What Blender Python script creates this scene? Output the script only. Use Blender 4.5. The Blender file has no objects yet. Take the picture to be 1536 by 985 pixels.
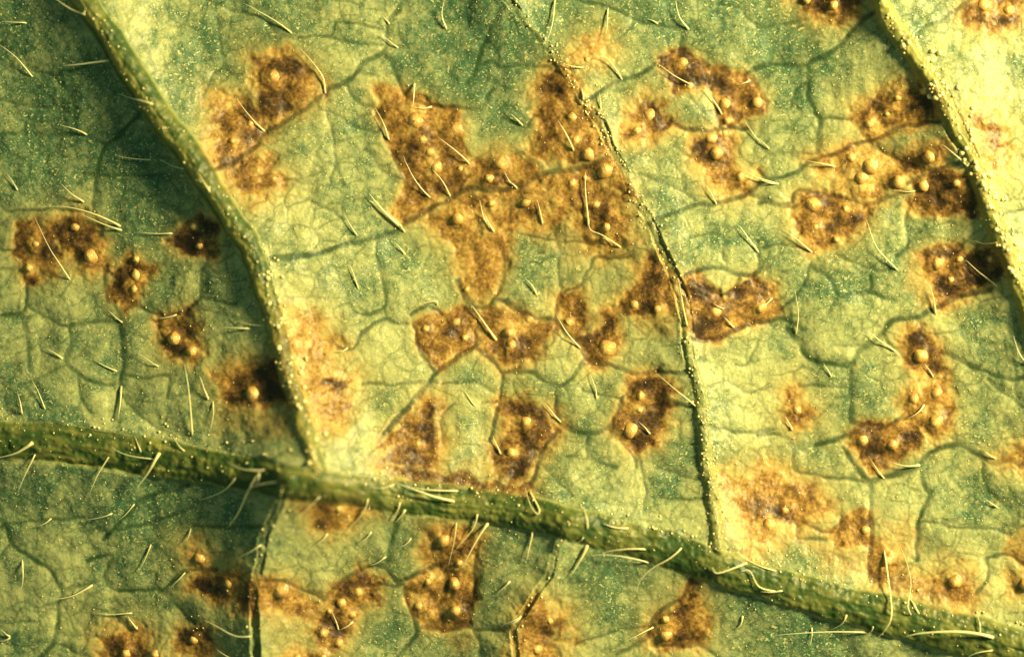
import bpy, math, random
import numpy as np

# ------------------------------------------------------------------ camera, light, exposure
S = 0.001                      # one step of the survey grid (about 0.01 mm of leaf) in scene units
CX, CY = 768.0, 492.5
sc = bpy.context.scene
cam_d = bpy.data.cameras.new('camera')
cam = bpy.data.objects.new('camera', cam_d)
sc.collection.objects.link(cam)
cam.location = (0.0, 0.0, 4.27)
cam_d.lens = 100; cam_d.sensor_width = 36
cam_d.clip_start = 0.05; cam_d.clip_end = 50
cam_d.dof.use_dof = True; cam_d.dof.focus_distance = 4.245; cam_d.dof.aperture_fstop = 0.32
sc.camera = cam

w = bpy.data.worlds.new('World'); sc.world = w; w.use_nodes = True
bg = w.node_tree.nodes['Background']
bg.inputs['Color'].default_value = (0.36, 0.60, 0.40, 1); bg.inputs['Strength'].default_value = 0.33

ld = bpy.data.lights.new('bench_lamp', 'AREA'); ld.shape = 'DISK'; ld.size = 1.1
ld.energy = 770; ld.color = (1.0, 0.80, 0.37)
lamp = bpy.data.objects.new('bench_lamp', ld); sc.collection.objects.link(lamp)
lamp.location = (3.65, 1.55, 2.40)
from mathutils import Vector
lamp.rotation_euler = (Vector((0.0, 0.0, 0.0)) - lamp.location).to_track_quat('-Z', 'Y').to_euler()

vs = sc.view_settings
sc.display_settings.display_device = 'sRGB'
vs.view_transform = 'Standard'; vs.look = 'None'; vs.exposure = 0.0; vs.gamma = 1.0; vs.use_curve_mapping = False

rng = np.random.default_rng(11); random.seed(11)
COL = sc.collection

# ------------------------------------------------------------------ survey of the leaf
# Eleven sheets of the survey; each row: sheet, a number, then points on that sheet
K = 2.8975
OFF = {'A1': (0, 0), 'A2': (380, 0), 'A3': (760, 0), 'A4': (1136, 0), 'B1': (0, 320), 'B2': (380, 320), 'B3': (760, 320),
       'B4': (1136, 320), 'C1': (0, 645), 'C2': (380, 645), 'C3': (760, 645), 'C4': (1136, 645)}
def P(sheet, pts):
    out = []
    for p in pts.split():
        a = [float(q) for q in p.split(',')]
        if sheet == 'S': out.append((a[0], a[1]))
        else:
            o = OFF[sheet]; out.append((o[0] + a[0] / K, o[1] + a[1] / K))
    return np.array(out)

# main veins: x, y, half width
MIDRIB = [(-1000, 550, 30), (-450, 610, 30), (-200, 640, 30), (0, 658, 30), (100, 664, 30), (200, 680, 31), (300, 693, 28), (420, 713, 25), (520, 727, 25), (600, 741, 26),
          (700, 753, 26), (830, 776, 26), (950, 806, 26), (1040, 835, 26), (1150, 872, 27), (1250, 899, 29), (1400, 938, 31), (1536, 972, 33), (1700, 1010, 33), (2000, 1080, 33), (2500, 1190, 33)]
SIDE = [
 dict(p=[(-330, -760, 22), (-90, -330, 22), (40, -130, 21), (130, 0, 20), (190, 92, 21), (240, 166, 21), (304, 259, 21), (350, 325, 19), (387, 389, 18), (412, 470, 16), (440, 562, 14), (465, 640, 13), (488, 702, 11)], H=54, L=112),
 dict(p=[(330, -760, 6), (560, -310, 6), (690, -90, 6), (767, 10, 6), (819, 66, 6), (843, 97, 6.5), (870, 152, 7), (898, 186, 7), (912, 221, 7), (933, 252, 7), (953, 300, 7), (974, 335, 7), (998, 389, 7.5), (1015, 424, 8), (1026, 475, 8.5), (1033, 534, 9), (1046, 589, 9.5), (1052, 640, 10), (1057, 690, 10.5), (1067, 745, 11), (1075, 822, 11)], H=24, L=95),
 dict(p=[(930, -760, 16), (1180, -310, 15), (1285, -60, 14), (1315, 0, 14), (1329, 35, 14), (1357, 76, 14), (1384, 114, 14), (1409, 155, 14), (1429, 200, 14), (1453, 252, 14), (1471, 293, 14), (1487, 340, 14), (1512, 400, 14), (1530, 458, 14), (1552, 540, 14), (1590, 700, 14), (1620, 860, 14), (1650, 1000, 13), (1660, 1045, 10)], H=42, L=115),
 dict(p=[(440, 715, 8), (428, 745, 7), (404, 800, 6.5), (390, 855, 6), (388, 910, 6), (387, 985, 6), (380, 1100, 6), (360, 1290, 5), (320, 1760, 5)], H=50, L=95),
 dict(p=[(856, 775, 7), (832, 817, 6), (822, 859, 5.5), (791, 907, 5), (774, 938, 5), (771, 985, 5), (775, 1100, 5), (790, 1290, 5), (840, 1760, 5)], H=34, L=80),
]

# small veins: sheet half-width points
VEINS = '''A1 3|640,480 560,570 470,635 440,700 420,850 405,890
A1 2|470,635 380,590 270,590 0,580
A1 2|950,80 970,200 980,290 1040,340
A1 1.6|980,290 930,335 890,430
A1 2|100,240 150,300 250,340 330,440 330,520
A1 2|250,340 300,318 420,290
A1 2|900,0 1020,50 1159,90 1200,150
A1 1.8|0,430 100,460 250,470
A1 1.6|280,590 240,650 200,690
A1 2|370,760 520,765 720,765
A1 2.2|0,890 60,920 220,910 380,920
A1 2.2|405,890 420,960 440,985
A2 4|570,230 480,280 410,355 330,385 290,430 180,510 60,585 20,650 -40,692 -160,758
A2 3|660,0 630,50 590,90 580,190 570,230
A2 3|570,230 620,310 650,390
A2 2.5|410,355 420,400 470,450 530,470 560,560 600,660 660,780
A2 3|650,390 700,430 790,465 900,465 980,470 1040,390
A2 3.4|930,360 970,290 1000,200 1070,50
A2 2.4|970,290 1040,270 1090,300 1159,290
A2 2|290,470 400,520 450,550 540,580
A2 1.8|320,500 350,600 360,680 340,790
A2 2|200,160 340,160 370,100 560,130
A2 2|340,160 470,190 570,200
S 4.2|912,235 888,248 850,255 805,266 777,280 741,286 700,283 670,303 640,315 601,341 573,354 528,365 483,380 442,386 411,389
A2 2|260,880 340,910 400,960
A2 1.8|260,715 300,750 210,780 110,790
A2 1.8|490,650 570,740 640,780
A3 2.6|180,-20 280,0 400,20 500,60 600,100 770,130
A3 3.5|350,440 420,395 490,350 570,330 640,285
A3 3.6|755,230 770,150 790,120
A3 3|890,310 890,400 910,470 920,560
A3 3.6|735,540 780,565 880,570 920,560 1040,555
A3 3.8|620,975 720,930 820,890 910,885 1000,860 1060,830 1110,790 1159,790
A3 3|1060,840 1159,890 1250,900
A3 2|570,760 680,800 760,830 830,880
A3 3|1040,320 1080,300 1159,275
A3 2|0,280 100,290 230,285
A3 2.8|90,560 130,500 170,520
A3 2|920,20 1010,30 1060,90 1159,115
A4 2|0,115 100,110 210,90
A4 3.8|0,300 60,275 150,290 215,285 260,260 320,230 380,180 450,95 500,60
A4 3.6|215,285 225,360 220,430 270,520 265,600 260,660
A4 2.4|225,350 160,400 150,470
A4 2|270,520 400,520
A4 3.2|0,740 50,775 160,750 220,700 330,670 430,620 520,610 600,560 680,545 780,530
A4 2.8|520,630 600,690 700,730 760,740
A4 3|0,880 80,890 150,880 180,830 320,850 420,870 480,890 560,860 640,840
A4 2|480,890 470,985
A4 2.4|620,850 700,930 740,960
A4 3|640,800 760,740 850,720
A4 2.8|690,150 730,120 800,90 870,40 920,0
A4 2.6|1020,950 1159,905
A4 1.8|950,640 1050,640 1100,620 1159,590
B1 3.4|460,240 470,330 480,380 530,430 530,520 545,600 540,680 520,800 505,900
B1 2.8|540,430 600,405 690,435 790,430 850,400 885,360
B1 2.4|885,250 880,300 890,360 960,380 1040,390
B1 3|0,445 90,430 120,390 120,310
B1 2.4|90,430 120,550 140,650 160,720 190,830
B1 3|130,400 220,460 310,490 420,465 530,470
B1 3|310,490 320,560 300,640 350,690 400,730 490,740
B1 2.2|90,750 160,720 230,690 300,650
B1 2|350,690 370,800 420,860
B1 2.4|540,690 620,710 750,700 740,800
B1 2.2|540,780 570,830 640,890 760,970
B1 2|0,155 70,160
B1 2|0,240 70,240
B2 2.4|540,120 545,220 570,300 575,400 500,435 440,420
B2 2.2|575,405 590,470 660,475
B2 2.4|590,460 530,470 480,520 450,580 410,590 340,560
B2 4.2|970,570 900,620 800,690 740,770 650,870 580,950
B2 3|700,480 715,560 740,610 800,690
B2 3|970,580 1040,640 1090,690 1159,670
B2 2.4|940,390 970,450 970,570
B2 3|1090,690 1080,760 1070,830 1050,930 1030,985
B2 2|830,740 960,730 1040,770
B2 2|1000,820 1070,815
B2 2|480,740 660,740 790,730
B2 2.4|830,985 820,900 870,830
B2 2.6|690,440 760,400 820,440
B2 2.8|1090,150 1090,250 1070,340 1040,390 1000,410 940,390 890,290
B2 2.8|1060,375 1159,410
B3 3.4|0,380 70,430 130,455 210,460 280,540 320,590 360,640 450,660 540,690
B3 2|190,60 230,150 230,250 240,350
B3 1.8|70,90 200,120 350,130
B3 2.5|210,450 240,350 320,310 360,250 380,195 470,195 540,190
B3 3|540,690 660,690 750,690 810,680
B3 3|330,640 290,710 220,750 110,690 0,690
B3 3|220,750 215,830 230,900
B3 2|330,760 420,790 510,800 540,740
B3 3.8|230,900 280,930 350,950 440,930 510,800
B3 2.8|350,950 360,1010 350,1060
B3 2.4|600,840 740,830 830,840
B3 3.3|770,275 850,245 920,235 1000,260 1070,265 1100,240
B3 2.8|910,370 980,330 1010,270
B3 3.8|800,545 880,550 960,520 1040,490 1159,460 1230,465 1290,500
B3 3|840,920 940,930 1040,950 1159,940
B3 2|870,750 950,730 1060,780 1140,740
B3 1.8|990,660 1050,650 1090,560
B3 2|800,100 900,90 940,110 940,200
B3 2.2|1080,120 1090,180 1090,250
B4 2.4|100,410 160,370 200,300 235,220
B4 3.3|235,230 310,280 350,350 430,340 490,340 590,380
B4 3.3|460,350 490,330 490,270
B4 2|340,180 480,240 550,250
B4 2|350,350 310,430
B4 3|640,0 650,130 600,190
B4 4.2|130,500 180,550 230,630 330,655 405,655 440,600 510,550 550,510 600,460 700,445 770,410 850,370 1000,330
B4 3|405,655 405,760 405,900
B4 2.4|550,510 570,560 640,620
B4 3.3|800,600 900,650 980,680 1100,720 1159,700
B4 2|0,770 60,750
B4 2|180,745 280,750 390,745
B4 1.8|320,570 450,580
B4 3.6|420,910 520,930 640,880
B4 2.8|0,960 80,960 140,985
B4 2|0,150 130,140 230,170
B4 2.6|1000,720 1090,800 1159,850
C1 2.5|0,420 130,395 260,385 370,370
C1 3.3|40,420 60,490 150,560 210,590 270,690 260,760 245,900 180,985
C1 2.4|60,490 0,540
C1 2.4|270,690 400,660
C1 3.3|460,470 580,350 640,290 830,235
C1 2.8|520,430 640,400 760,360 830,330
C1 3.3|390,560 500,540 460,630 500,690 580,690 720,690
C1 2.8|720,690 800,610 870,600 960,590
C1 3|720,690 800,780 860,830
C1 2.5|860,410 1010,410 1159,400
C1 2.5|245,920 330,960 400,985
C1 1.8|0,830 150,830
C1 2|510,750 520,820 580,870
C2 4|640,370 620,440 600,500 590,560
C2 3.6|320,720 400,640 480,590 560,580 640,650
C2 2.4|450,660 650,665
C2 3.6|660,640 760,590 830,570
C2 3.6|660,680 680,760 720,850 700,900 620,985
C2 3.6|740,850 820,860 940,840
C2 3|840,590 840,700 810,760 830,850
C2 3.6|985,480 970,590 960,700 950,840
C2 2.8|970,855 1070,860 1130,840
C2 2.8|40,630 150,640 230,680 310,720
C2 2.4|960,850 990,920 980,1000
C3 3.4|220,0 160,80 130,180 110,240
C3 2.6|350,30 370,120 480,160
C3 2|260,110 390,125
C3 2.4|540,0 550,70 600,200 590,340
C3 2.4|610,280 740,290 860,290
C3 2.4|440,0 540,100 560,160
C3 2|640,150 760,190 830,210
C3 2|150,140 230,220 280,280
C3 3.6|800,620 760,720 650,790 600,900 480,970
C3 2|300,920 480,860 600,850
C3 2.8|650,930 750,925 850,935 920,985
C4 3.8|490,230 490,330 490,420 490,500 480,560 490,650
C4 4.2|490,230 560,200 640,180 700,150 760,90 850,60 920,85 1010,130 1080,130 1159,150
C4 3.8|490,230 450,190 410,130 380,70
C4 2.4|0,15 60,15 110,30 160,80 170,170 300,200 400,215 490,230
C4 3.4|260,60 380,25
C4 3.4|710,170 720,240 740,280 700,380 690,480 680,560
C4 2.6|360,400 300,440 210,400 140,400
C4 2.2|170,400 180,460 300,470
C4 2.4|700,390 840,410 980,420 1090,440
C4 2.2|970,130 980,240 1080,340 1110,410 1159,395
C4 2.8|980,550 1080,530 1159,580
C4 2.4|985,555 990,620 940,700'''

# brown spots: sheet darkness softness | outline | pustules x,y,r (r in survey steps)
SPOTS = '''S .72 11|383,85 400,92 440,83 465,105 480,130 478,143 440,168 405,190 385,175 380,140 390,115|411,117,9 449,126,5
S .6 13|330,150 372,145 405,190 392,215 370,235 325,250 318,215 330,180|378,188,6 352,214,6
S .5 12|375,228 395,235 425,268 420,282 395,300 360,290 340,265|414,270,7 390,258,6
A2 .56 6|535,380 640,385 660,400 780,450 900,490 915,590 930,690 930,780 830,870 770,905 660,960 610,920 640,860 660,790 600,640 545,500|700,530,14 880,565,12 735,610,8 768,662,8 795,730,12 665,652,5 900,735,6 690,880,5
S .42 9|701,241 753,228 780,235 800,250 800,268 775,280 741,285 703,282|751,248,9 734,268,10 771,243,4
S .33 8|700,285 741,290 780,283 800,272 850,258 885,252 890,300 860,320 835,335 800,340 770,338 760,370 755,400 745,440 725,455 705,445 690,410 680,370 650,350 640,330 665,308|687,328,10 737,305,8 789,304,10 812,290,5 701,434,6 741,439,6 722,330,6 835,300,5
A3 .64 8|200,290 250,290 310,400 330,470 390,530 430,640 430,690 360,720 310,700 200,700 110,690 120,600 150,540 130,480 130,380|285,515,9 300,615,9 355,672,10 180,640,5
A3 .7 6|380,720 440,680 500,780 540,850 500,840 440,800 390,760|425,745,11
S .62 12|853,258 885,250 900,268 930,290 945,325 950,360 940,380 900,385 888,375 880,345 862,325 850,290|858,276,9 893,307,7 877,268,6 910,341,10 908,361,8
A3 .45 11|310,230 340,190 400,170 430,150 420,200 440,260 350,290 280,280|350,265,5
A3 .85 9|600,410 640,430 670,490 720,520 735,550 640,600 580,620 500,620 490,590 530,520 550,450|620,505,10 565,570,8 715,545,5
A3 .9 5|655,265 700,240 755,230 830,255 890,310 895,380 870,385 800,400 720,400 700,340|765,275,9 795,378,7
A3 .8 5|895,310 960,305 1040,320 1070,370 1110,430 1115,490 1050,520 960,555 925,540 935,490 900,430|950,450,10 1090,445,10 960,525,6
A3 .7 7|780,575 880,570 970,580 990,640 1000,710 900,730 820,690 785,640|890,600,10 910,665,10 945,580,7 970,680,5
A3 .35 9|820,690 1000,720 1060,760 1050,830 960,850 880,800|1015,770,10
A4 .8 9|160,0 210,50 260,100 340,95 430,70 440,20 420,0 300,-60 200,-60|325,30,9 215,5,6
A4 .6 8|880,50 930,10 990,-40 1110,-40 1140,40 1130,110 1060,140 1010,145 940,120 900,90|975,25,10 1030,80,5 1085,50,8
A4 .6 9|410,490 480,440 600,380 680,350 750,370 775,450 780,530 650,540 590,560 520,600 480,600 440,560|480,545,9 710,405,7 600,430,7 560,500,6
A4 .2 9|280,670 430,620 520,640 600,690 680,740 640,790 560,830 480,880 350,840 330,780 280,760 240,700|405,685,9 490,720,12 610,795,10 450,775,12
A4 .6 9|690,640 740,620 800,650 800,700 740,740 680,720 600,690|735,690,11
A4 .78 6|640,850 700,790 760,740 830,720 880,760 940,850 945,940 870,930 800,920 720,930 660,900|715,810,8 850,800,6
S .75 8|1188,312 1197,290 1222,287 1256,296 1300,306 1296,330 1280,350 1255,365 1225,375 1215,378 1202,355 1190,335|1217,307,13 1267,314,8 1222,341,7 1253,360,6
A4 .5 14|900,500 970,480 1050,560 1060,620 1000,680 1060,740 1000,780 970,700 940,620|965,540,6
B4 .75 7|690,190 740,160 870,150 1000,140 1050,170 1060,240 1040,290 980,320 870,370 780,405 750,330 700,260|775,220,9 835,290,7 1000,200,7 870,200,6
B4 .7 7|640,510 720,500 760,540 810,600 800,690 750,710 700,710 650,680 640,620 630,560|705,615,10 740,700,5
B4 .5 7|640,760 720,720 800,720 830,780 830,860 840,930 780,985 720,940 640,890 630,820|675,805,11 770,780,9 770,905,11
S .7 6|1275,650 1290,633 1320,640 1345,635 1362,628 1385,650 1370,675 1345,690 1330,700 1305,705 1285,690 1273,670|1293,659,10 1338,666,10
B4 .6 10|130,780 160,760 200,820 240,860 220,910 170,930 110,880|170,855,8
S .65 6|1028,425 1045,415 1070,440 1085,450 1105,425 1130,410 1155,430 1168,465 1150,475 1120,485 1090,500 1060,508 1040,508 1030,490|1072,467,11 1140,461,11 1041,482,5
B3 .85 8|560,200 620,190 680,210 720,290 720,450 650,430 600,450 490,430 480,390 540,300 550,250|555,398,9 655,415,7 562,446,5 650,300,5
B3 .65 8|480,420 490,540 470,600 420,650 370,640 330,590 320,550 380,490 420,410|435,588,12 465,425,5
B3 .5 10|220,390 270,350 330,330 350,400 330,500 300,530 240,450|270,475,7
S .47 8|715,470 735,460 770,470 800,478 825,485 840,490 820,512 795,540 775,552 757,558 735,540 718,520|793,480,8 763,499,8 767,518,8 828,484,5
B2 .6 5|700,480 740,440 830,440 900,410 960,430 985,470 970,540 900,610 810,680 740,610 710,560|880,475,8 750,500,6 920,540,6
S .62 11|640,595 665,600 655,630 670,660 650,700 615,705 575,690 585,655 610,630|628,664,6 640,625,5
S .68 10|750,600 790,600 830,620 838,645 820,670 805,690 795,720 770,720 735,690 740,665 755,650|789,632,11 768,678,9 769,620,5
S .75 8|946,568 967,562 988,565 1008,579 998,603 1001,630 985,665 965,675 945,668 915,642 925,617 936,596|960,594,10 946,644,11 958,613,6
B2 .32 15|150,450 290,470 300,540 370,580 340,660 300,720 440,740 400,800 370,900 290,880 260,780 200,640 160,540|250,520,5
B1 .7 6|80,50 150,20 200,60 270,200 240,260 150,300 110,290 70,180|155,135,9 128,238,8
B1 .5 9|200,60 300,10 380,20 430,80 440,150 460,230 400,250 350,230 290,190|400,190,11 330,60,6
B1 .75 6|570,190 620,200 680,240 640,270 600,370 540,420 490,370 480,310 530,230|600,200,6 600,270,10 590,330,6
B1 .95 6|750,120 840,30 900,0 960,60 970,160 940,190 800,185|880,145,7 855,60,6
B1 .85 8|700,480 770,450 820,430 860,490 870,560 900,600 850,640 780,620 720,590|765,545,10 845,600,9
S .95 8|325,558 355,541 400,538 440,545 452,570 450,610 420,600 395,610 360,605 335,595|387,589,11
C2 .7 10|210,300 290,260 400,270 540,330 480,360 400,400 340,430 280,390|385,325,8
C1 .5 10|800,520 860,480 900,500 950,580 850,590|880,545,10
C1 .75 8|830,620 920,590 1050,580 1120,640 1130,780 1010,740 920,720 830,680|1010,650,9 860,660,5
C2 .36 10|40,640 150,640 230,690 300,730 280,790 170,780 60,770|130,680,12
C2 .7 8|320,720 400,650 480,600 560,640 540,740 460,760 430,870 400,940 330,960 270,900 260,850 290,790|460,695,10 390,740,9 430,790,7 310,870,9 375,915,7 335,775,6
C2 .55 9|140,970 200,955 280,960 320,1000 300,1060 150,1060|200,975,9 310,970,6
C2 .65 8|770,470 760,420 820,395 920,410 990,480 980,570 900,590 760,580 740,520|830,470,10 895,570,6
C2 .33 5|665,660 760,600 840,600 830,700 810,760 820,850 740,840 690,770|725,755,9 760,650,6
C2 .75 5|845,600 965,590 960,700 945,840 830,850 810,760|875,660,10 880,775,9
C3 .6 13|60,790 110,740 200,760 260,780 270,860 210,900 240,1000 200,1060 60,1060 45,860|130,940,10 185,815,6
C3 .7 9|800,660 850,700 860,800 870,870 820,935 650,930 600,900 650,790 740,760|690,880,11 685,815,7 780,830,5
S .4 15|1090,718 1120,710 1160,700 1185,715 1220,735 1238,755 1232,778 1200,785 1172,790 1155,805 1135,815 1115,800 1100,775|1153,785,10 1176,764,6
C4 .75 6|310,440 380,380 440,350 485,370 490,450 470,490 410,500 350,510|465,430,7
C4 .45 10|490,470 560,480 610,510 610,590 560,640 490,660|560,560,8
C4 .5 13|730,640 810,590 890,620 920,700 900,760 820,740 740,710|850,650,10
S .5 9|1536,655 1509,676 1485,685 1500,692 1560,700 1580,660|1550,680,7
C4 .42 9|1159,450 1110,490 1130,570 1159,590 1200,560 1200,460|1185,520,8
C4 .32 11|1090,640 1159,600 1200,640 1200,700 1100,700|1150,660,8
C1 .6 11|430,900 520,860 600,850 680,910 690,1010 650,1060 440,1060|550,965,9 680,970,9
C1 .75 8|770,870 850,830 930,870 950,930 900,990 780,985|850,900,7'''
# brown staining round and inside the spots, with no edge of its own; one left of the third side vein also paints shade: sheet strength softness | outline
STAINS_AND_SHADE = '''S .22 18|690,690 740,680 800,700 800,735 700,720
S .3 18|330,610 440,610 450,650 330,650
S .95 6|1430,260 1448,270 1463,305 1458,322 1438,315 1430,288
C4 .8 11|0,300 100,290 150,310 160,390 110,400 0,370
C2 .14 15|50,780 280,790 260,880 230,940 140,985 60,900
C2 .25 12|820,870 970,860 960,940 860,950
B4 .25 14|640,190 700,180 760,330 770,410 700,420 650,300
B2 .75 7|290,715 440,730 430,760 300,745
S .8 9|418,500 440,520 456,600 440,605 424,560
S .3 16|660,220 700,215 720,260 690,280 660,270
A4 .6 8|600,690 700,720 760,740 700,770 620,730
S .25 16|800,330 880,330 900,380 860,400 800,360
C4 .3 16|500,360 680,400 700,520 560,500
S .5 13|1302,800 1340,830 1390,855 1450,885 1455,912 1400,903 1330,885 1300,860
S .6 10|578,668 650,650 664,702 600,700 570,695
S .45 12|735,680 800,680 800,722 740,720
S .7 10|556,692 620,690 660,702 720,716 800,722 800,742 700,732 600,716
S .3 16|1180,800 1230,800 1300,830 1300,870 1240,850
S .3 14|955,450 1010,470 1010,500 960,510'''

HAIRS = '''A1|400,85 340,60 250,0;20,105 130,110;10,200 80,260 150,340;500,280 370,290 290,300;690,470 600,445 530,420;385,590 330,570 270,550;820,745 760,735 710,700;670,700 600,690 520,680;30,750 80,830;370,880 320,850 270,800;1155,575 1100,510 1035,430;530,985 420,945 300,915 180,905;935,845 890,770
A2|170,150 100,110 20,65 -40,20;200,210 270,280 310,340 315,410;695,470 775,465;700,365 697,420 695,470;800,600 870,660 940,715;655,680 710,770 770,860;780,740 820,800 855,855;530,470 570,550 590,610;505,840 570,910 640,985;550,150 630,210;570,75 590,105;830,0 820,70 840,130;1120,500 1159,540;1090,750 1140,815;985,870 1000,930 1020,980
A3|730,0 750,80 790,130;610,85 655,105;380,260 430,260 500,350;650,280 720,335 810,378;850,390 890,440 935,500;1005,370 1055,350;15,500 70,550;220,530 250,580 290,660;340,750 335,820 355,985;130,870 155,975;1035,530 1080,590 1130,645;1030,740 1080,775 1170,800;860,800 910,890;210,0 205,100 175,190;440,40 440,120 430,160;400,410 405,480;0,780 45,820;240,280 330,300;320,380 330,440
A4|0,600 50,650;210,700 270,710 335,725;780,635 830,680 890,730;600,830 680,832;0,780 90,800
B1|160,20 220,140 270,220 310,290;360,5 450,40 535,75;605,85 760,90;690,455 775,440;470,415 540,475;420,635 515,685;615,605 700,665;880,700 900,760 920,805;815,650 835,780 850,960;535,750 530,890;1055,470 1159,487;970,495 1100,500;200,580 280,630;90,770 110,870;150,720 180,780 210,850;940,810 930,940
B2|400,10 455,100;590,0 660,85;420,220 460,330;610,120 660,180;945,395 1000,470 1055,550;700,408 790,380 800,400;920,770 965,835;1000,0 1045,80;415,585 360,600
B3|350,30 360,80 410,105 495,150;80,280 130,355;215,440 260,510 320,585;360,690 390,810;165,820 235,905;640,690 730,770 815,835;890,390 940,415;940,450 985,495;570,900 620,955;1000,50 1040,110 1090,170;745,300 760,400 780,490;1100,410 1150,370
B4|105,70 170,115 235,170;465,30 510,150 605,250;920,120 1020,130;895,205 960,265 1030,320;740,310 770,440;160,340 165,530;465,510 520,560 595,600;720,650 760,710;120,880 150,940;720,830 640,890;285,650 320,710;1090,530 1120,610 1159,660
C1|160,50 90,90 0,115;170,100 130,180 90,270;500,60 580,95 690,118;710,95 670,170 610,250;600,20 630,90;760,10 820,85;490,110 440,190 400,280;1010,125 1090,150 1170,160;1045,195 980,250 880,295;1150,170 1110,240 1060,340 1010,410;595,315 520,390;500,355 370,385;230,380 150,420;665,490 610,605;840,420 815,480;1155,480 1040,545;815,610 750,680;405,670 320,710 245,730;100,560 95,700;580,790 420,790;1110,875 1040,870 960,830 900,810;950,935 1040,985;45,900 0,915;0,860 45,895;560,800 600,860
C2|310,270 260,330 190,380;510,285 490,340 430,410;645,300 600,390;665,335 620,390;875,300 780,280 680,240 600,210;890,255 780,245 690,235;530,240 620,225;885,390 870,480 850,580;975,355 950,420 880,510;1020,395 970,480 905,595;1115,645 1060,700;1159,800 1075,840;345,765 375,860;435,825 380,860;0,150 75,155;130,205 40,220 0,245;50,170 30,220;335,435 270,490;520,430 460,480;580,540 510,580;690,460 630,500;1040,20 1075,100
C3|80,240 100,310 130,350 140,330 100,260;110,430 80,510 80,560;330,320 345,415;410,390 460,405 520,415;595,505 500,510 415,520;345,490 310,550 275,620;750,500 700,540 620,585 570,640 560,700;610,565 480,545 350,530;880,575 905,610 1030,565;990,515 1070,560 1159,600;1000,600 1040,600 1080,670 1159,690;635,850 570,880 500,915;1020,800 990,860;60,795 0,830;290,480 330,450
C4|0,690 50,695 95,685;570,135 700,150;485,120 550,210;610,500 640,640 625,750 650,790;640,700 685,785;545,520 560,760 530,850 480,910;60,880 250,880 465,870;375,790 310,860;230,850 220,930;935,780 945,870;1000,885 870,880 700,885 615,885;1000,940 930,950 880,985;975,290 1030,330;970,85 1025,120;490,840 465,875'''
STOUT = {(0, 115), (710, 95), (505, 840), (875, 300), (1020, 395), (345, 490), (570, 135), (1000, 885), (945, 395), (665, 335)}

# ------------------------------------------------------------------ grid
def axis(a, b, step, lo, hi):
    mid = np.arange(a, b + step, step)
    def grow(n):
        out, s, x = [], step, 0.0
        while x < n:
            s = min(s * 1.08, 8.0); x += s; out.append(x)
        return np.array(out)
    return np.concatenate([(mid[0] - grow(a - lo))[::-1], mid, mid[-1] + grow(hi - b)])
STEP = 1.6
xs = axis(-24, 1560, STEP, -800, 2340)
ys = axis(-24, 1009, STEP, -640, 1630)
X, Y = np.meshgrid(xs, ys)
NY, NX = X.shape

def vnoise(x, y, period, seed):
    r = np.random.default_rng(seed); n = 256
    lat = r.uniform(-1, 1, (n, n)).astype(np.float32)
    u = x / period + 300.3; v = y / period + 300.7
    i = np.floor(u).astype(int); j = np.floor(v).astype(int)
    fu = u - i; fv = v - j
    fu = fu * fu * fu * (fu * (fu * 6 - 15) + 10); fv = fv * fv * fv * (fv * (fv * 6 - 15) + 10)
    a = lat[j % n, i % n]; b = lat[j % n, (i + 1) % n]; c = lat[(j + 1) % n, i % n]; d = lat[(j + 1) % n, (i + 1) % n]
    return (a * (1 - fu) + b * fu) * (1 - fv) + (c * (1 - fu) + d * fu) * fv

def sstep(a, b, x):
    t = np.clip((x - a) / (b - a), 0, 1); return t * t * (3 - 2 * t)

def smooth_line(p, n=6):
    p = np.asarray(p, float)
    if len(p) < 3: return p
    out = []
    for i in range(len(p) - 1):
        p0 = p[max(i - 1, 0)]; p1 = p[i]; p2 = p[i + 1]; p3 = p[min(i + 2, len(p) - 1)]
        for k in range(n):
            t = k / n
            out.append(0.5 * (2 * p1 + (p2 - p0) * t + (2 * p0 - 5 * p1 + 4 * p2 - p3) * t * t + (3 * p1 - p0 - 3 * p2 + p3) * t ** 3))
    out.append(p[-1]); return np.array(out)

# the lines wander a little, as growth does
WX = X + 2.2 * vnoise(X, Y, 17, 1) + 1.0 * vnoise(X, Y, 7, 2)
WY = Y + 2.2 * vnoise(X, Y, 17, 3) + 1.0 * vnoise(X, Y, 7, 4)

def seg_dist(px, py, a, b):
    dx, dy = b[0] - a[0], b[1] - a[1]; L = dx * dx + dy * dy + 1e-9
    t = np.clip(((px - a[0]) * dx + (py - a[1]) * dy) / L, 0, 1)
    return np.hypot(px - a[0] - t * dx, py - a[1] - t * dy), t

def window(p, m):
    i0 = np.searchsorted(ys, p[:, 1].min() - m); i1 = np.searchsorted(ys, p[:, 1].max() + m)
    j0 = np.searchsorted(xs, p[:, 0].min() - m); j1 = np.searchsorted(xs, p[:, 0].max() + m)
    return slice(i0, i1), slice(j0, j1)

def vein_field(rows):
    """distance to a tapered line and its half width there"""
    p = smooth_line(rows, 3); D = np.full(X.shape, 1e9); W = np.ones(X.shape)
    wx = X + 3 * vnoise(X, Y, 46, 5) + 1.2 * vnoise(X, Y, 13, 15); wy = Y + 3 * vnoise(X, Y, 46, 6) + 1.2 * vnoise(X, Y, 13, 16)
    for k in range(len(p) - 1):
        d, t = seg_dist(wx, wy, p[k], p[k + 1])
        m = d < D
        D[m] = d[m]; W[m] = (p[k][2] + t * (p[k + 1][2] - p[k][2]))[m]
    return D, W

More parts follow.
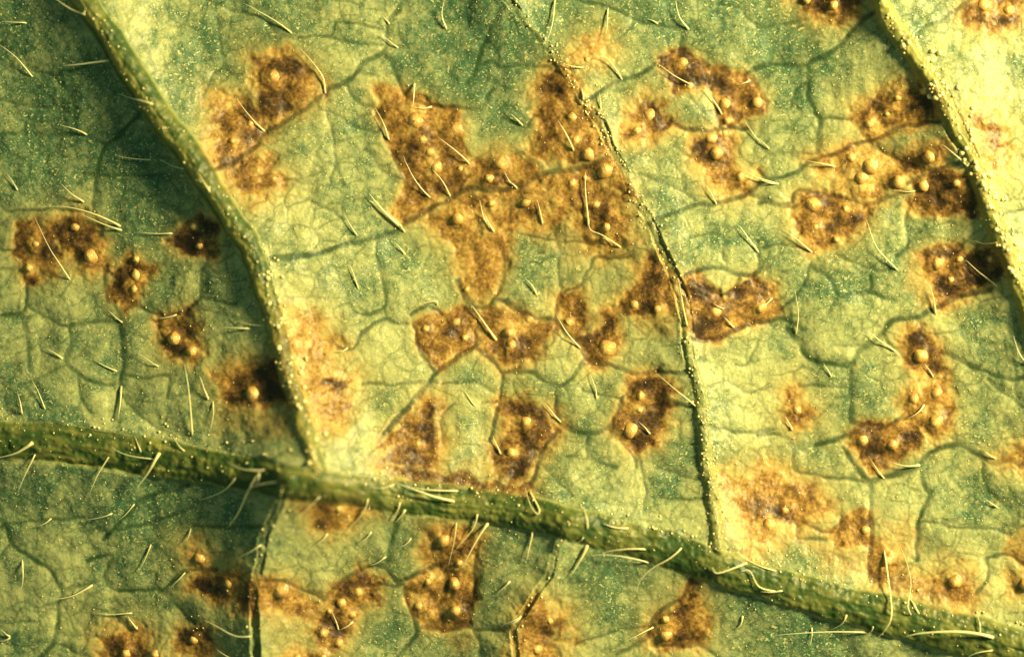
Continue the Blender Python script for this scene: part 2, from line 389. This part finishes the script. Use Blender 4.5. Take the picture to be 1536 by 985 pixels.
H = np.zeros(X.shape)
ID = np.zeros(X.shape, int)          # per grid point: 0 blade
mainD = np.full(X.shape, 1e9)
body = np.zeros(X.shape)
fields = [(vein_field(MIDRIB), 27, 95)] + [(vein_field(s['p']), s['H'], s['L']) for s in SIDE]
vein_main = np.zeros(X.shape); rib = np.zeros(X.shape); thin = np.zeros(X.shape)
BODY = (0.40, 1.0, 0.7, .95, 0.25, 0.25); RIB = (1, 1, .45, 1, .05, .05)
for n, ((D, W), h, L) in enumerate(fields):
    out = np.maximum(D - W, 0)
    H += h * np.exp(-out / L)
    r = np.clip(D / W, 0, 1)
    b = W * (BODY[n] if n != 2 else .25 + .45 * sstep(250, 560, Y)) * (1 - r ** 2) ** 0.62
    body = np.maximum(body, b)
    mainD = np.minimum(mainD, out)
    cov = sstep(1.12, 0.8, D / W); vein_main = np.maximum(vein_main, cov); rb = RIB[n] * (0.25 + 0.75 * sstep(250, 560, Y) if n == 2 else 1.0); rib = np.maximum(rib, cov * rb); thin = np.maximum(thin, cov * (1 - rb) * np.clip(.40 + .35 * vnoise(X, Y, 14, 91), 0, 1))
for n in range(len(fields) - 1, -1, -1):
    D, W = fields[n][0]; ID[D < W] = n + 1
is_main = ID > 0

# brown spots
les = np.zeros(X.shape); dark = np.zeros(X.shape); sid = np.zeros(X.shape, int); halo = np.zeros(X.shape); best = np.zeros(X.shape)
def poly_sd(p, sl, gx, gy):
    q = np.vstack([p, p[:1]]); px, py = gx[sl], gy[sl]
    D = np.full(px.shape, 1e9); ins = np.zeros(px.shape, bool)
    for k in range(len(p)):
        a, b = q[k], q[k + 1]
        D = np.minimum(D, seg_dist(px, py, a, b)[0])
        c = (a[1] > py) != (b[1] > py)
        xi = a[0] + (py - a[1]) / (b[1] - a[1] + 1e-12) * (b[0] - a[0])
        ins ^= c & (px < xi)
    return np.where(ins, -D, D)
GX = X + 5 * vnoise(X, Y, 24, 7) + 2.6 * vnoise(X, Y, 9, 8); GY = Y + 5 * vnoise(X, Y, 24, 9) + 2.6 * vnoise(X, Y, 9, 10)
blot = vnoise(X, Y, 11, 21) * 0.6 + vnoise(X, Y, 5, 22) * 0.4 + vnoise(X, Y, 28, 23) * 0.6
spots = []; mot = vnoise(X, Y, 30, 121) + .6 * vnoise(X, Y, 13, 122)
for row in SPOTS.split('\n'):
    head, outl, pus = row.split('|'); sh, dk, so = head.split(); dk, so = float(dk), float(so)
    p = P(sh, outl); pl = []
    for t in pus.split():
        a, b, r = t.split(','); q = P(sh, a + ',' + b)[0]; pl.append((q[0], q[1], float(r)))
    pl = [t for t in pl if t[2] > 5.5 or t is pl[0]]
    spots.append(dict(p=p, pus=pl, dk=dk, so=so))
    sl = window(p, 75); sd = poly_sd(p, sl, GX, GY) - so * .42 - 1.2
    so *= 1.15 if so < 7 else 1.7
    m = sstep(so, -so * 0.9, sd + blot[sl] * so * 0.62)
    ring = np.exp(-((sd + 3.0) / 5.0) ** 2) * 0.16 if so < 9 else 0
    dm = m * np.clip(dk * (.58 + .44 * sstep(2, 18, -sd)) + ring + 0.03, 0, 1.2) * np.clip(.92 + .42 * mot[sl], .4, 1.25)
    dark[sl] = np.maximum(dark[sl], dm); les[sl] = np.maximum(les[sl], m)
    halo[sl] = np.maximum(halo[sl], np.exp(-np.maximum(sd, 0) / (8 + so * 1.1)))
    own = (sd < 0) & (m > best[sl]); sid[sl][own] = len(spots); best[sl][own] = m[own]
for row in STAINS_AND_SHADE.split('\n'):
    head, outl = row.split('|'); sh, dk, so = head.split(); dk, so = float(dk), float(so)
    p = P(sh, outl); sl = window(p, 60); m = sstep(so, -so, poly_sd(p, sl, GX, GY) + blot[sl] * so * .7)
    dark[sl] = np.maximum(dark[sl], m * dk); les[sl] = np.maximum(les[sl], m * min(1, dk * 1.6))
N0 = 10
ID[(sid > 0) & ~is_main] = sid[(sid > 0) & ~is_main] + N0

# small veins
small = np.full(X.shape, 60.0); vline = np.zeros(X.shape); vid = np.zeros(X.shape, int); vinfo = []
def draw_vein(p, hw, k, strength=1.0):
    p = smooth_line(p, 4); sl = window(p, 62); D = np.full(X[sl].shape, 60.0)
    for i in range(len(p) - 1):
        D = np.minimum(D, seg_dist(WX[sl], WY[sl], p[i], p[i + 1])[0])
    small[sl] = np.minimum(small[sl], np.maximum(D - hw, 0) / (0.6 + 0.4 * strength))
    vline[sl] = np.maximum(vline[sl], strength * sstep(hw * 1.4 + 1.2, hw * 0.4, D) * np.clip(.92 + .3 * vnoise(X[sl], Y[sl], 22, 92), 0, 1))
    if k:
        on = D < hw + 0.6; vid[sl][on] = k
for row in VEINS.split('\n'):
    head, pts = row.split('|'); sh, hw = head.split(); hw = float(hw)
    vinfo.append(hw); draw_vein(P(sh, pts), hw, len(vinfo), min(1.0, 0.35 + hw / 5.0))
N1 = 200
ID[(vid > 0) & (ID == 0)] = vid[(vid > 0) & (ID == 0)] + N1

# the finest net of veins, and the mesh of veins beyond the surveyed part
def cell_edges(period, seed, jit=0.8):
    gx, gy = WX + 6 * vnoise(X, Y, 30, seed + 5), WY + 6 * vnoise(X, Y, 30, seed + 6)
    r = np.random.default_rng(seed); jx = r.uniform(-jit / 2, jit / 2, (256, 256)); jy = r.uniform(-jit / 2, jit / 2, (256, 256))
    u, v = gx / period + 60, gy / period + 60; i = np.floor(u).astype(int); j = np.floor(v).astype(int)
    f1 = np.full(X.shape, 1e9); f2 = np.full(X.shape, 1e9)
    for a in (-1, 0, 1):
        for b in (-1, 0, 1):
            ii, jj = (i + a) % 256, (j + b) % 256
            d = np.hypot(u - (i + a + .5 + jx[jj, ii]), v - (j + b + .5 + jy[jj, ii]))
            f2 = np.minimum(f2, np.maximum(f1, d)); f1 = np.minimum(f1, d)
    return (f2 - f1) * period * 0.5
fine = cell_edges(34, 40); finer = cell_edges(15, 44); mid = cell_edges(60, 47, .9)
outside = sstep(0, 40, np.maximum.reduce([-X - 5, X - 1541, -Y - 5, Y - 990]))
coarse = cell_edges(85, 50)
vline = np.maximum(vline, outside * sstep(5, 1, coarse)); small = np.minimum(small, coarse * outside + 60 * (1 - outside))
fine_line = sstep(2.6, 0.3, fine) * (0.75 + 0.5 * vnoise(X, Y, 60, 33)) + .5 * sstep(2.0, 0.2, finer) * np.clip(.3 + 1.1 * vnoise(X, Y, 45, 34), 0, 1)
fine_line = np.maximum(fine_line, 1.1 * sstep(3.0, .5, mid) * np.clip(.75 + .6 * vnoise(X, Y, 40, 35), 0, 1) * sstep(3, 9, small))
fine_line = np.clip(fine_line, 0, 1.35) * (1 - vein_main)

# ------------------------------------------------------------------ relief
lam = 1 - sstep(0.0, 1.0, vein_main)
H += body
H += lam * (1.9 * (1 - np.exp(-small / 9.0)) + 0.6 * (1 - np.exp(-mid / 7.0)) + 0.2 * (1 - np.exp(-fine / 4.0)))
H += lam * (7.0 * vnoise(X, Y, 170, 60) + 3.5 * vnoise(X, Y, 70, 61) + 1.7 * vnoise(X, Y, 26, 62))
H += 0.45 * vnoise(X, Y, 9, 63) + 0.22 * vnoise(X, Y, 4.3, 64)
H += les * lam * (-2.0 + 1.6 * vnoise(X, Y, 15, 65) + 0.5 * vnoise(X, Y, 6, 66))
stri = np.zeros(X.shape)
for n, ((D, W), h, L) in enumerate(fields):
    m = ID == n + 1
    along_ = X if n == 0 else Y
    stri[m] = (vnoise(D * 1.0, along_ / 7.0, 5.5, 95 + n) + .7 * vnoise(D, along_ / 3.0, 9.0, 105 + n))[m]
H += vein_main * (1.3 * vnoise(X, Y, 11, 67) + 0.8 * vnoise(X, Y, 5, 68)) + stri * 0.85
for s in spots:
    for (a, b, r) in s['pus']:
        q = np.array([[a, b]]); sl = window(q, r * 4.5); d2 = (X[sl] - a) ** 2 + (Y[sl] - b) ** 2
        H[sl] += 0.46 * r * np.exp(-d2 / (1.45 * r) ** 2)
        dark[sl] *= 1 - 0.60 * np.exp(-d2 / (1.15 * r) ** 2); les[sl] = np.maximum(les[sl], .8 * np.exp(-d2 / (1.3 * r) ** 2))

def height(x, y):
    j = int(np.clip(np.searchsorted(xs, x) - 1, 0, NX - 2)); i = int(np.clip(np.searchsorted(ys, y) - 1, 0, NY - 2))
    u = min(max((x - xs[j]) / (xs[j + 1] - xs[j]), 0), 1); v = min(max((y - ys[i]) / (ys[i + 1] - ys[i]), 0), 1)
    return float((H[i, j] * (1 - u) + H[i, j + 1] * u) * (1 - v) + (H[i + 1, j] * (1 - u) + H[i + 1, j + 1] * u) * v)
def at(x, y, z): return ((x - CX) * S, (CY - y) * S, z * S)

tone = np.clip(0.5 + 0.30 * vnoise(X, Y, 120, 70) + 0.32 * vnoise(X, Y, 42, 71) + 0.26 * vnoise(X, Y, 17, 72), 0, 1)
TONE_AND_SHADE = [(80, 260, 210, .26), (690, 40, 150, .30), (950, 40, 140, .28), (1200, 70, 120, .26), (60, 180, 150, .22), (250, 300, 80, .2), (350, 790, 100, .16), (1010, 690, 50, .2),  # green patches; some put the shaded and lit sides of veins into the colour
         (900, 900, 120, .16), (1420, 640, 120, .1), (1100, 930, 100, .16), (760, 830, 60, .14), (100, 760, 110, .18),
         (470, 300, 120, -.16), (560, 480, 120, -.14), (1120, 560, 90, -.2), (1480, 150, 110, -.05), (1400, 800, 100, -.3), (480, 820, 85, -.4), (860, 700, 60, -.12), (40, 520, 70, -.15)]
for (a, b, r, v) in TONE_AND_SHADE: tone += v * np.exp(-((X - a) ** 2 + (Y - b) ** 2) / (r * r))
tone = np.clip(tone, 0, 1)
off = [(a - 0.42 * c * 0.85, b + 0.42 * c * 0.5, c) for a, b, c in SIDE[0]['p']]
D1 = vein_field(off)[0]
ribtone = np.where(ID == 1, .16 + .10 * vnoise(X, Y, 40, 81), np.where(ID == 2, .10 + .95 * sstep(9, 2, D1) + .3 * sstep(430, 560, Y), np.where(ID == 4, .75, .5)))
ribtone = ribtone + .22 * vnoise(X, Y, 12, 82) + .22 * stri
tone = np.clip(np.where(rib > .5, ribtone, tone), 0, 1)

# ------------------------------------------------------------------ materials
def new_mat(name):
    m = bpy.data.materials.new(name); m.use_nodes = True
    nt = m.node_tree; return m, nt, nt.nodes['Principled BSDF']
def N(nt, t, **kw):
    n = nt.nodes.new(t)
    for k, v in kw.items(): setattr(n, k, v)
    return n
def mixc(nt, fac, a, b, blend='MIX'):
    n = N(nt, 'ShaderNodeMix', data_type='RGBA', blend_type=blend)
    for sock, val in ((n.inputs[0], fac), (n.inputs[6], a), (n.inputs[7], b)):
        if hasattr(val, 'is_output'): nt.links.new(val, sock)
        elif isinstance(val, (tuple, list)): sock.default_value = (*val, 1) if len(val) == 3 else val
        else: sock.default_value = val
    return n.outputs[2]
def math_(nt, op, a, b=0.0, c=0.0, clamp=False):
    n = N(nt, 'ShaderNodeMath', operation=op, use_clamp=clamp)
    for sock, val in zip(n.inputs, (a, b, c)):
        if hasattr(val, 'is_output'): nt.links.new(val, sock)
        else: sock.default_value = val
    return n.outputs[0]
def noise(nt, co, scale, detail=3, rough=.6):
    n = N(nt, 'ShaderNodeTexNoise'); n.inputs['Scale'].default_value = scale; n.inputs['Detail'].default_value = detail; n.inputs['Roughness'].default_value = rough
    nt.links.new(co, n.inputs['Vector']); return n.outputs['Fac']

def leaf_material():
    m, nt, bs = new_mat('leaf_tissue')
    co = N(nt, 'ShaderNodeTexCoord').outputs['Object']
    a1 = N(nt, 'ShaderNodeAttribute', attribute_name='pigment'); a2 = N(nt, 'ShaderNodeAttribute', attribute_name='veins')
    s1 = N(nt, 'ShaderNodeSeparateColor'); nt.links.new(a1.outputs['Color'], s1.inputs[0])
    s2 = N(nt, 'ShaderNodeSeparateColor'); nt.links.new(a2.outputs['Color'], s2.inputs[0])
    lesion, darkness, halo_ = s1.outputs; tone_, line, ribs = s2.outputs
    n1 = noise(nt, co, 215, 2, .7); n2 = noise(nt, co, 95, 3, .6); n3 = noise(nt, co, 30, 4, .6)
    vor = N(nt, 'ShaderNodeTexVoronoi', feature='F1'); vor.inputs['Scale'].default_value = 165; nt.links.new(co, vor.inputs['Vector'])
    # green tissue
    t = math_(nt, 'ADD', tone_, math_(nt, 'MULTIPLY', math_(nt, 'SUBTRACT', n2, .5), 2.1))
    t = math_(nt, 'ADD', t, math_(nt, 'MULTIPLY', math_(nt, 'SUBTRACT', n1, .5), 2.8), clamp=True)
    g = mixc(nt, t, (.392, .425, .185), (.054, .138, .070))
    g = mixc(nt, math_(nt, 'MULTIPLY', math_(nt, 'GREATER_THAN', math_(nt, 'ADD', n1, math_(nt, 'MULTIPLY', n2, .25)), .745), .6), g, (.66, .60, .24))
    g = mixc(nt, math_(nt, 'MULTIPLY', math_(nt, 'POWER', halo_, 1.4), .62), g, (.46, .36, .105))
    g = mixc(nt, 1.0, g, mixc(nt, math_(nt, 'MULTIPLY_ADD', math_(nt, 'SUBTRACT', n1, .5), 2.2, .5, clamp=True), (.72, .76, .74), (1.22, 1.20, 1.25)), 'MULTIPLY')
    # veins
    vc = mixc(nt, math_(nt, 'MULTIPLY', halo_, .5), (.026, .068, .022), (.045, .030, .011))
    g = mixc(nt, math_(nt, 'MULTIPLY', line, .92), g, vc)
    # brown tissue
    b = math_(nt, 'ADD', darkness, math_(nt, 'MULTIPLY', math_(nt, 'SUBTRACT', n2, .5), .55))
    b = math_(nt, 'ADD', b, math_(nt, 'MULTIPLY', math_(nt, 'SUBTRACT', n1, .5), 1.0))
    b = math_(nt, 'ADD', b, math_(nt, 'MULTIPLY', math_(nt, 'SUBTRACT', n3, .5), 1.9))
    cr = N(nt, 'ShaderNodeValToRGB'); nt.links.new(b, cr.inputs[0])
    e = cr.color_ramp.elements; e[0].position = 0.0; e[0].color = (.50, .36, .11, 1); e[1].position = 1.05 - .05; e[1].color = (.036, .022, .008, 1)
    for p_, c_ in ((.3, (.36, .215, .052, 1)), (.55, (.205, .116, .028, 1)), (.8, (.092, .052, .016, 1))):
        x = e.new(p_); x.color = c_
    edge = math_(nt, 'MULTIPLY', math_(nt, 'MULTIPLY', lesion, math_(nt, 'SUBTRACT', 1.0, lesion)), 3.2)
    lf = math_(nt, 'MULTIPLY_ADD', math_(nt, 'SUBTRACT', n2, .5), edge, math_(nt, 'MULTIPLY', lesion, 1.02), clamp=True)
    c = mixc(nt, lf, g, mixc(nt, math_(nt, 'MULTIPLY', line, .78), cr.outputs[0], (.045, .024, .009)))
    # the thick ribs
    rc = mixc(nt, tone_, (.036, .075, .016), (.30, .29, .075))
    rc = mixc(nt, math_(nt, 'MULTIPLY', math_(nt, 'GREATER_THAN', n1, .66), math_(nt, 'MULTIPLY', tone_, .6)), rc, (.50, .45, .14))
    rc = mixc(nt, math_(nt, 'MULTIPLY', lesion, .45), rc, (.13, .07, .022))
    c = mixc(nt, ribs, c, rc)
    nt.links.new(c, bs.inputs['Base Color'])
    bs.inputs['Subsurface Weight'].default_value = .30; bs.inputs['Subsurface Radius'].default_value = (1.0, .9, .3); bs.inputs['Subsurface Scale'].default_value = .006
    bs.inputs['Roughness'].default_value = .46; bs.inputs['Specular IOR Level'].default_value = .28
    h = math_(nt, 'ADD', math_(nt, 'MULTIPLY', n1, 1.0), math_(nt, 'MULTIPLY', vor.outputs['Distance'], .9))
    bp = N(nt, 'ShaderNodeBump'); bp.inputs['Strength'].default_value = .22; bp.inputs['Distance'].default_value = .0022
    nt.links.new(h, bp.inputs['Height']); nt.links.new(bp.outputs[0], bs.inputs['Normal'])
    return m
LEAF = leaf_material()

def simple(name, c1, c2, scale, rough, sss=0.0, bump=0.0, spec=.5):
    m, nt, bs = new_mat(name); co = N(nt, 'ShaderNodeTexCoord').outputs['Object']
    n = noise(nt, co, scale, 3); nt.links.new(mixc(nt, n, c1, c2), bs.inputs['Base Color'])
    bs.inputs['Roughness'].default_value = rough; bs.inputs['Specular IOR Level'].default_value = spec
    if sss: bs.inputs['Subsurface Weight'].default_value = sss; bs.inputs['Subsurface Radius'].default_value = (1, .9, .5); bs.inputs['Subsurface Scale'].default_value = .006
    if bump:
        bp = N(nt, 'ShaderNodeBump'); bp.inputs['Strength'].default_value = bump; bp.inputs['Distance'].default_value = .1
        nt.links.new(n, bp.inputs['Height']); nt.links.new(bp.outputs[0], bs.inputs['Normal'])
    return m
HAIR = simple('hair_cuticle', (.84, .79, .46), (.62, .60, .28), 9, .38, spec=.5, sss=.7)
HAIR.node_tree.nodes['Principled BSDF'].inputs['Transmission Weight'].default_value = .18
GRAN = simple('gland_wax', (.88, .82, .46), (.62, .52, .18), 300, .25, spec=.8)
def pustule_material():
    m, nt, bs = new_mat('pustule_skin'); co = N(nt, 'ShaderNodeTexCoord').outputs['Object']
    a = N(nt, 'ShaderNodeAttribute', attribute_name='cap')
    n = noise(nt, co, 3.2, 3)
    f = math_(nt, 'ADD', a.outputs['Fac'], math_(nt, 'MULTIPLY', math_(nt, 'SUBTRACT', n, .5), .9), clamp=True)
    cr = N(nt, 'ShaderNodeValToRGB'); nt.links.new(f, cr.inputs[0]); e = cr.color_ramp.elements
    e[0].position = .1; e[0].color = (.40, .23, .06, 1); e[1].position = .85; e[1].color = (.78, .51, .16, 1)
    x = e.new(.5); x.color = (.62, .38, .11, 1)
    nt.links.new(cr.outputs[0], bs.inputs['Base Color'])
    bs.inputs['Subsurface Weight'].default_value = .5; bs.inputs['Subsurface Radius'].default_value = (1.0, .6, .2); bs.inputs['Subsurface Scale'].default_value = .004
    bs.inputs['Roughness'].default_value = .26; bs.inputs['Specular IOR Level'].default_value = .6
    bp = N(nt, 'ShaderNodeBump'); bp.inputs['Strength'].default_value = .2; bp.inputs['Distance'].default_value = .15
    nt.links.new(n, bp.inputs['Height']); nt.links.new(bp.outputs[0], bs.inputs['Normal'])
    return m
PUST = pustule_material()

# ------------------------------------------------------------------ the leaf and its tissue parts
leaf = bpy.data.objects.new('leaf', None); COL.objects.link(leaf)
leaf['label'] = 'green hairy leaf underside filling the photo, raised veins, brown vein-bounded spots with tan pustules'
leaf['category'] = 'leaf'

def link(name, me, parent, mat=None):
    o = bpy.data.objects.new(name, me); COL.objects.link(o); o.parent = parent
    if mat is not None and not me.materials: me.materials.append(mat)
    return o

V = np.stack([(X - CX) * S, (CY - Y) * S, H * S], -1).reshape(-1, 3).astype(np.float32)
PIG = np.stack([les, np.clip(dark, 0, 1.2), halo, np.ones_like(X)], -1).reshape(-1, 4).astype(np.float32)
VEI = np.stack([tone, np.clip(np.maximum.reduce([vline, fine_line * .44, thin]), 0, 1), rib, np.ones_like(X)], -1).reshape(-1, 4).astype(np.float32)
gy_, gx_ = np.gradient(H, ys, xs)
NRM = np.stack([-gx_, gy_, np.ones_like(H)], -1); NRM /= np.linalg.norm(NRM, axis=-1, keepdims=True); NRM = NRM.reshape(-1, 3).astype(np.float32)
idx = np.arange(NX * NY).reshape(NY, NX)
F = np.stack([idx[1:, :-1], idx[1:, 1:], idx[:-1, 1:], idx[:-1, :-1]], -1).reshape(-1, 4)
FID = ID[:-1, :-1].reshape(-1)
order = np.argsort(FID, kind='stable'); ids, start = np.unique(FID[order], return_index=True)
groups = dict(zip(ids.tolist(), np.split(order, start[1:])))

def sheet(name, faces, parent):
    f = F[faces]; u, inv = np.unique(f, return_inverse=True); f = inv.reshape(-1, 4)
    me = bpy.data.meshes.new(name); n = len(f)
    me.vertices.add(len(u)); me.vertices.foreach_set('co', V[u].ravel())
    me.loops.add(n * 4); me.loops.foreach_set('vertex_index', f.ravel().astype(np.int32))
    me.polygons.add(n); me.polygons.foreach_set('loop_start', np.arange(0, n * 4, 4, dtype=np.int32))
    me.update(calc_edges=True)
    me.shade_smooth()
    for nm, arr in (('pigment', PIG), ('veins', VEI)):
        a = me.attributes.new(nm, 'FLOAT_COLOR', 'POINT'); a.data.foreach_set('color', arr[u].ravel())
    me.normals_split_custom_set_from_vertices(NRM[u].tolist())
    return link(name, me, parent, LEAF)

def pieces(faces):
    left = set(faces.tolist()); out = []
    while left:
        st = [left.pop()]; comp = st[:]
        while st:
            q = st.pop()
            for nb in (q - 1, q + 1, q - NX + 1, q + NX - 1):
                if nb in left: left.remove(nb); st.append(nb); comp.append(nb)
        out.append(np.array(comp))
    return sorted(out, key=len, reverse=True)
for k in [k for k in groups if k > 3]:
    pc = pieces(groups[k]); groups[k] = pc[0]
    for q in pc[1:]: groups[0] = np.concatenate([groups[0], q])
few = [k for k in groups if k > N1 and len(groups[k]) < 12] + [k for k in groups if N0 < k <= N1 and len(groups[k]) < 20]
for k in few: groups[0] = np.concatenate([groups[0], groups.pop(k)])
sheet('blade', groups[0], leaf)
midrib = sheet('midrib', groups[1], leaf)
for k in range(2, 2 + len(SIDE)):
    sheet('side_vein', groups[k], leaf)
for k in range(len(vinfo)):
    if k + 1 + N1 in groups: sheet('small_vein', groups[k + 1 + N1], leaf)
spot_obj = []
for k in range(len(spots)):
    g = groups.get(k + 1 + N0)
    spot_obj.append(sheet('brown_spot', g, leaf) if g is not None else None)

# ------------------------------------------------------------------ pustules
def dome(seed):
    r = random.Random(seed); rings, seg = 9, 22; v = [(0, 0, 1.0)]; cap = [1.0]; f = []
    ph = [r.uniform(0, 6.28) for _ in range(4)]; am = [r.uniform(.01, .05) for _ in range(4)]
    tx, ty = r.uniform(-.15, .15), r.uniform(-.15, .15)
    for i in range(1, rings + 1):
        t = i / rings
        for k in range(seg):
            a = k / seg * 2 * math.pi
            wob = 1 + sum(am[q] * math.sin((q + 2) * a + ph[q]) for q in range(4)) * (0.4 + .6 * t)
            rad = t * wob
            z = (1 - t * t) ** 1.15 - (.3 if i == rings else 0)
            z += .05 * math.sin(3 * a + ph[0] + 5 * t) * (1 - t)
            v.append((rad * math.cos(a) + tx * (1 - t), rad * math.sin(a) + ty * (1 - t), z)); cap.append(max(0.0, 1.15 - t * 1.15))
    for k in range(seg): f.append((0, 1 + k, 1 + (k + 1) % seg))
    for i in range(rings - 1):
        for k in range(seg):
            a = 1 + i * seg + k; b = 1 + i * seg + (k + 1) % seg
            f.append((a, a + seg, b + seg, b))
    me = bpy.data.meshes.new('pustule'); me.from_pydata(v, [], f); me.update(); me.shade_smooth()
    at_ = me.attributes.new('cap', 'FLOAT', 'POINT'); at_.data.foreach_set('value', cap)
    me.materials.append(PUST); return me
domes = [dome(s) for s in range(9)]
for s, o in zip(spots, spot_obj):
    for (a, b, r) in s['pus']:
        p = link('pustule', random.choice(domes), o or leaf)
        p.location = at(a, b, height(a, b) - 0.12 * r)
        k = r * S * random.uniform(.72, 1.08)
        p.scale = (k * random.uniform(.9, 1.15), k * random.uniform(.9, 1.15), k * random.uniform(.34, .62))
        p.rotation_euler = (random.uniform(-.2, .2), random.uniform(-.2, .2), random.uniform(0, 6.28))

# ------------------------------------------------------------------ hairs
def tube(path, rad, seg=7):
    v, f = [], []; n = len(path)
    for i, (p, r) in enumerate(zip(path, rad)):
        t = (Vector(path[min(i + 1, n - 1)]) - Vector(path[max(i - 1, 0)])).normalized()
        s = t.cross(Vector((0, 0, 1)));  s = s.normalized() if s.length > 1e-6 else Vector((1, 0, 0)); u = s.cross(t)
        for k in range(seg):
            a = 2 * math.pi * k / seg; v.append(Vector(p) + s * (r * math.cos(a)) + u * (r * math.sin(a)))
    for i in range(n - 1):
        for k in range(seg):
            f.append((i * seg + k, i * seg + (k + 1) % seg, (i + 1) * seg + (k + 1) % seg, (i + 1) * seg + k))
    f.append(tuple(range(seg))[::-1]); f.append(tuple(range((n - 1) * seg, n * seg)))
    return v, f
def hair(p, stout):
    if p[0][0] < p[-1][0]: p = p[::-1]
    q = smooth_line(p, 5) if len(p) > 2 else np.array([p[0] + (p[1] - p[0]) * t + np.array([math.sin(t * math.pi) * 1.5] * 2) for t in np.linspace(0, 1, 9)])
    bend = random.gauss(0, .035) * float(np.hypot(*(q[-1] - q[0]))); wig = random.uniform(0, 6.3); e_ = (q[-1] - q[0]); e_ = np.array([-e_[1], e_[0]]) / (np.hypot(*e_) + 1e-6); tt = np.linspace(0, 1, len(q))
    q = q + np.outer(bend * np.sin(tt * math.pi) + .5 * np.sin(tt * 7 + wig) * tt, e_)
    L = float(np.sum(np.hypot(*np.diff(q, axis=0).T))); n = len(q)
    base = random.uniform(.9, 1.55) * (1.8 if stout else 1.0); lift = min(L * random.uniform(.06, .22), 18)
    path, rad = [], []
    for i, (x, y) in enumerate(q):
        t = i / (n - 1); r = base * (1 - t) ** .9 + .22
        if i <= 1: r *= 1.08
        z = height(x, y) + r * .6 + lift * math.sin(t * math.pi * .62)
        path.append([x, y, z]); rad.append(r)
    z = np.array([c[2] for c in path])
    zs = z.copy()
    for _ in range(3): zs[1:-1] = (zs[:-2] + zs[1:-1] * 2 + zs[2:]) / 4
    zs = np.maximum(zs, np.array([height(c[0], c[1]) + .3 for c in path]))
    o0 = at(path[0][0], path[0][1], zs[0] - 1.0)
    pts = [Vector(at(c[0], c[1], zz)) - Vector(o0) for c, zz in zip(path, zs)]
    pts[0].z -= 2.0 * S
    v, f = tube(pts, [r * S for r in rad])
    me = bpy.data.meshes.new('hair'); me.from_pydata(v, [], f); me.update(); me.shade_smooth()
    o = link('hair', me, leaf, HAIR); o.location = o0
    return o
for row in HAIRS.split('\n'):
    sh, rest = row.split('|')
    for h in rest.split(';'):
        pts = h.split(); ends = {tuple(int(c) for c in pts[0].split(',')), tuple(int(c) for c in pts[-1].split(','))}
        hair(P(sh, h), bool(ends & STOUT))

# ------------------------------------------------------------------ glistening glands scattered over the surface, thick along the ribs
gv = []; gf = []
t_ = (1 + 5 ** .5) / 2
ICO = np.array([(-1, t_, 0), (1, t_, 0), (-1, -t_, 0), (1, -t_, 0), (0, -1, t_), (0, 1, t_), (0, -1, -t_), (0, 1, -t_), (t_, 0, -1), (t_, 0, 1), (-t_, 0, -1), (-t_, 0, 1)]) / math.hypot(1, t_)
ICF = np.array([(0, 11, 5), (0, 5, 1), (0, 1, 7), (0, 7, 10), (0, 10, 11), (1, 5, 9), (5, 11, 4), (11, 10, 2), (10, 7, 6), (7, 1, 8), (3, 9, 4), (3, 4, 2), (3, 2, 6), (3, 6, 8), (3, 8, 9), (4, 9, 5), (2, 4, 11), (6, 2, 10), (8, 6, 7), (9, 8, 1)])
cnt = 0
def gland(x, y, r):
    global cnt
    if not (xs[1] < x < xs[-2] and ys[1] < y < ys[-2]): return
    o = np.array(at(x, y, height(x, y) + r * .25))
    gv.append(ICO * (r * S) * rng.uniform(.75, 1.2, (12, 1)) + o); gf.append(ICF + 12 * cnt); cnt += 1
for _ in range(3200): gland(rng.uniform(-150, 1690), rng.uniform(-120, 1110), .5 + .75 * rng.random() ** 2)
def along(rows, n, off, spread, rmin, rmax, y0=-1e9, y1=1e9):
    p = smooth_line(rows, 6)
    for _ in range(n):
        k = rng.integers(0, len(p) - 1); a, b = p[k], p[k + 1]; t = rng.random(); q = a + (b - a) * t
        if not (y0 < q[1] < y1): continue
        d = np.array([b[0] - a[0], b[1] - a[1]]); d /= np.hypot(*d); nn = np.array([-d[1], d[0]])
        e = (off * q[2] + rng.normal(0, spread)) * (-1)
        gland(q[0] + nn[0] * e, q[1] + nn[1] * e, rmin + (rmax - rmin) * rng.random() ** 2.2)
along(SIDE[0]['p'], 240, .1, 11, .6, 2.2)
along(SIDE[0]['p'], 420, .7, 9, .8, 5.0, 380, 690)
along(SIDE[1]['p'], 420, .3, 8, .8, 2.4)
along(SIDE[1]['p'], 260, .6, 6, 1.0, 3.0, 600, 830)
along(SIDE[2]['p'], 520, .6, 10, .8, 5.5, 60, 420)
along(SIDE[2]['p'], 200, .3, 10, .8, 2.2)
along(MIDRIB, 480, 1.05, 11, .6, 2.6)
along(MIDRIB, 130, .0, 18, .6, 1.7)
along(SIDE[3]['p'], 60, .3, 8, .8, 2.2)
along(SIDE[4]['p'], 60, .3, 8, .8, 2.2)
me = bpy.data.meshes.new('gland'); me.from_pydata(np.concatenate(gv).tolist(), [], np.concatenate(gf).tolist()); me.update(); me.shade_smooth()
g = link('gland', me, leaf, GRAN); g['kind'] = 'stuff'
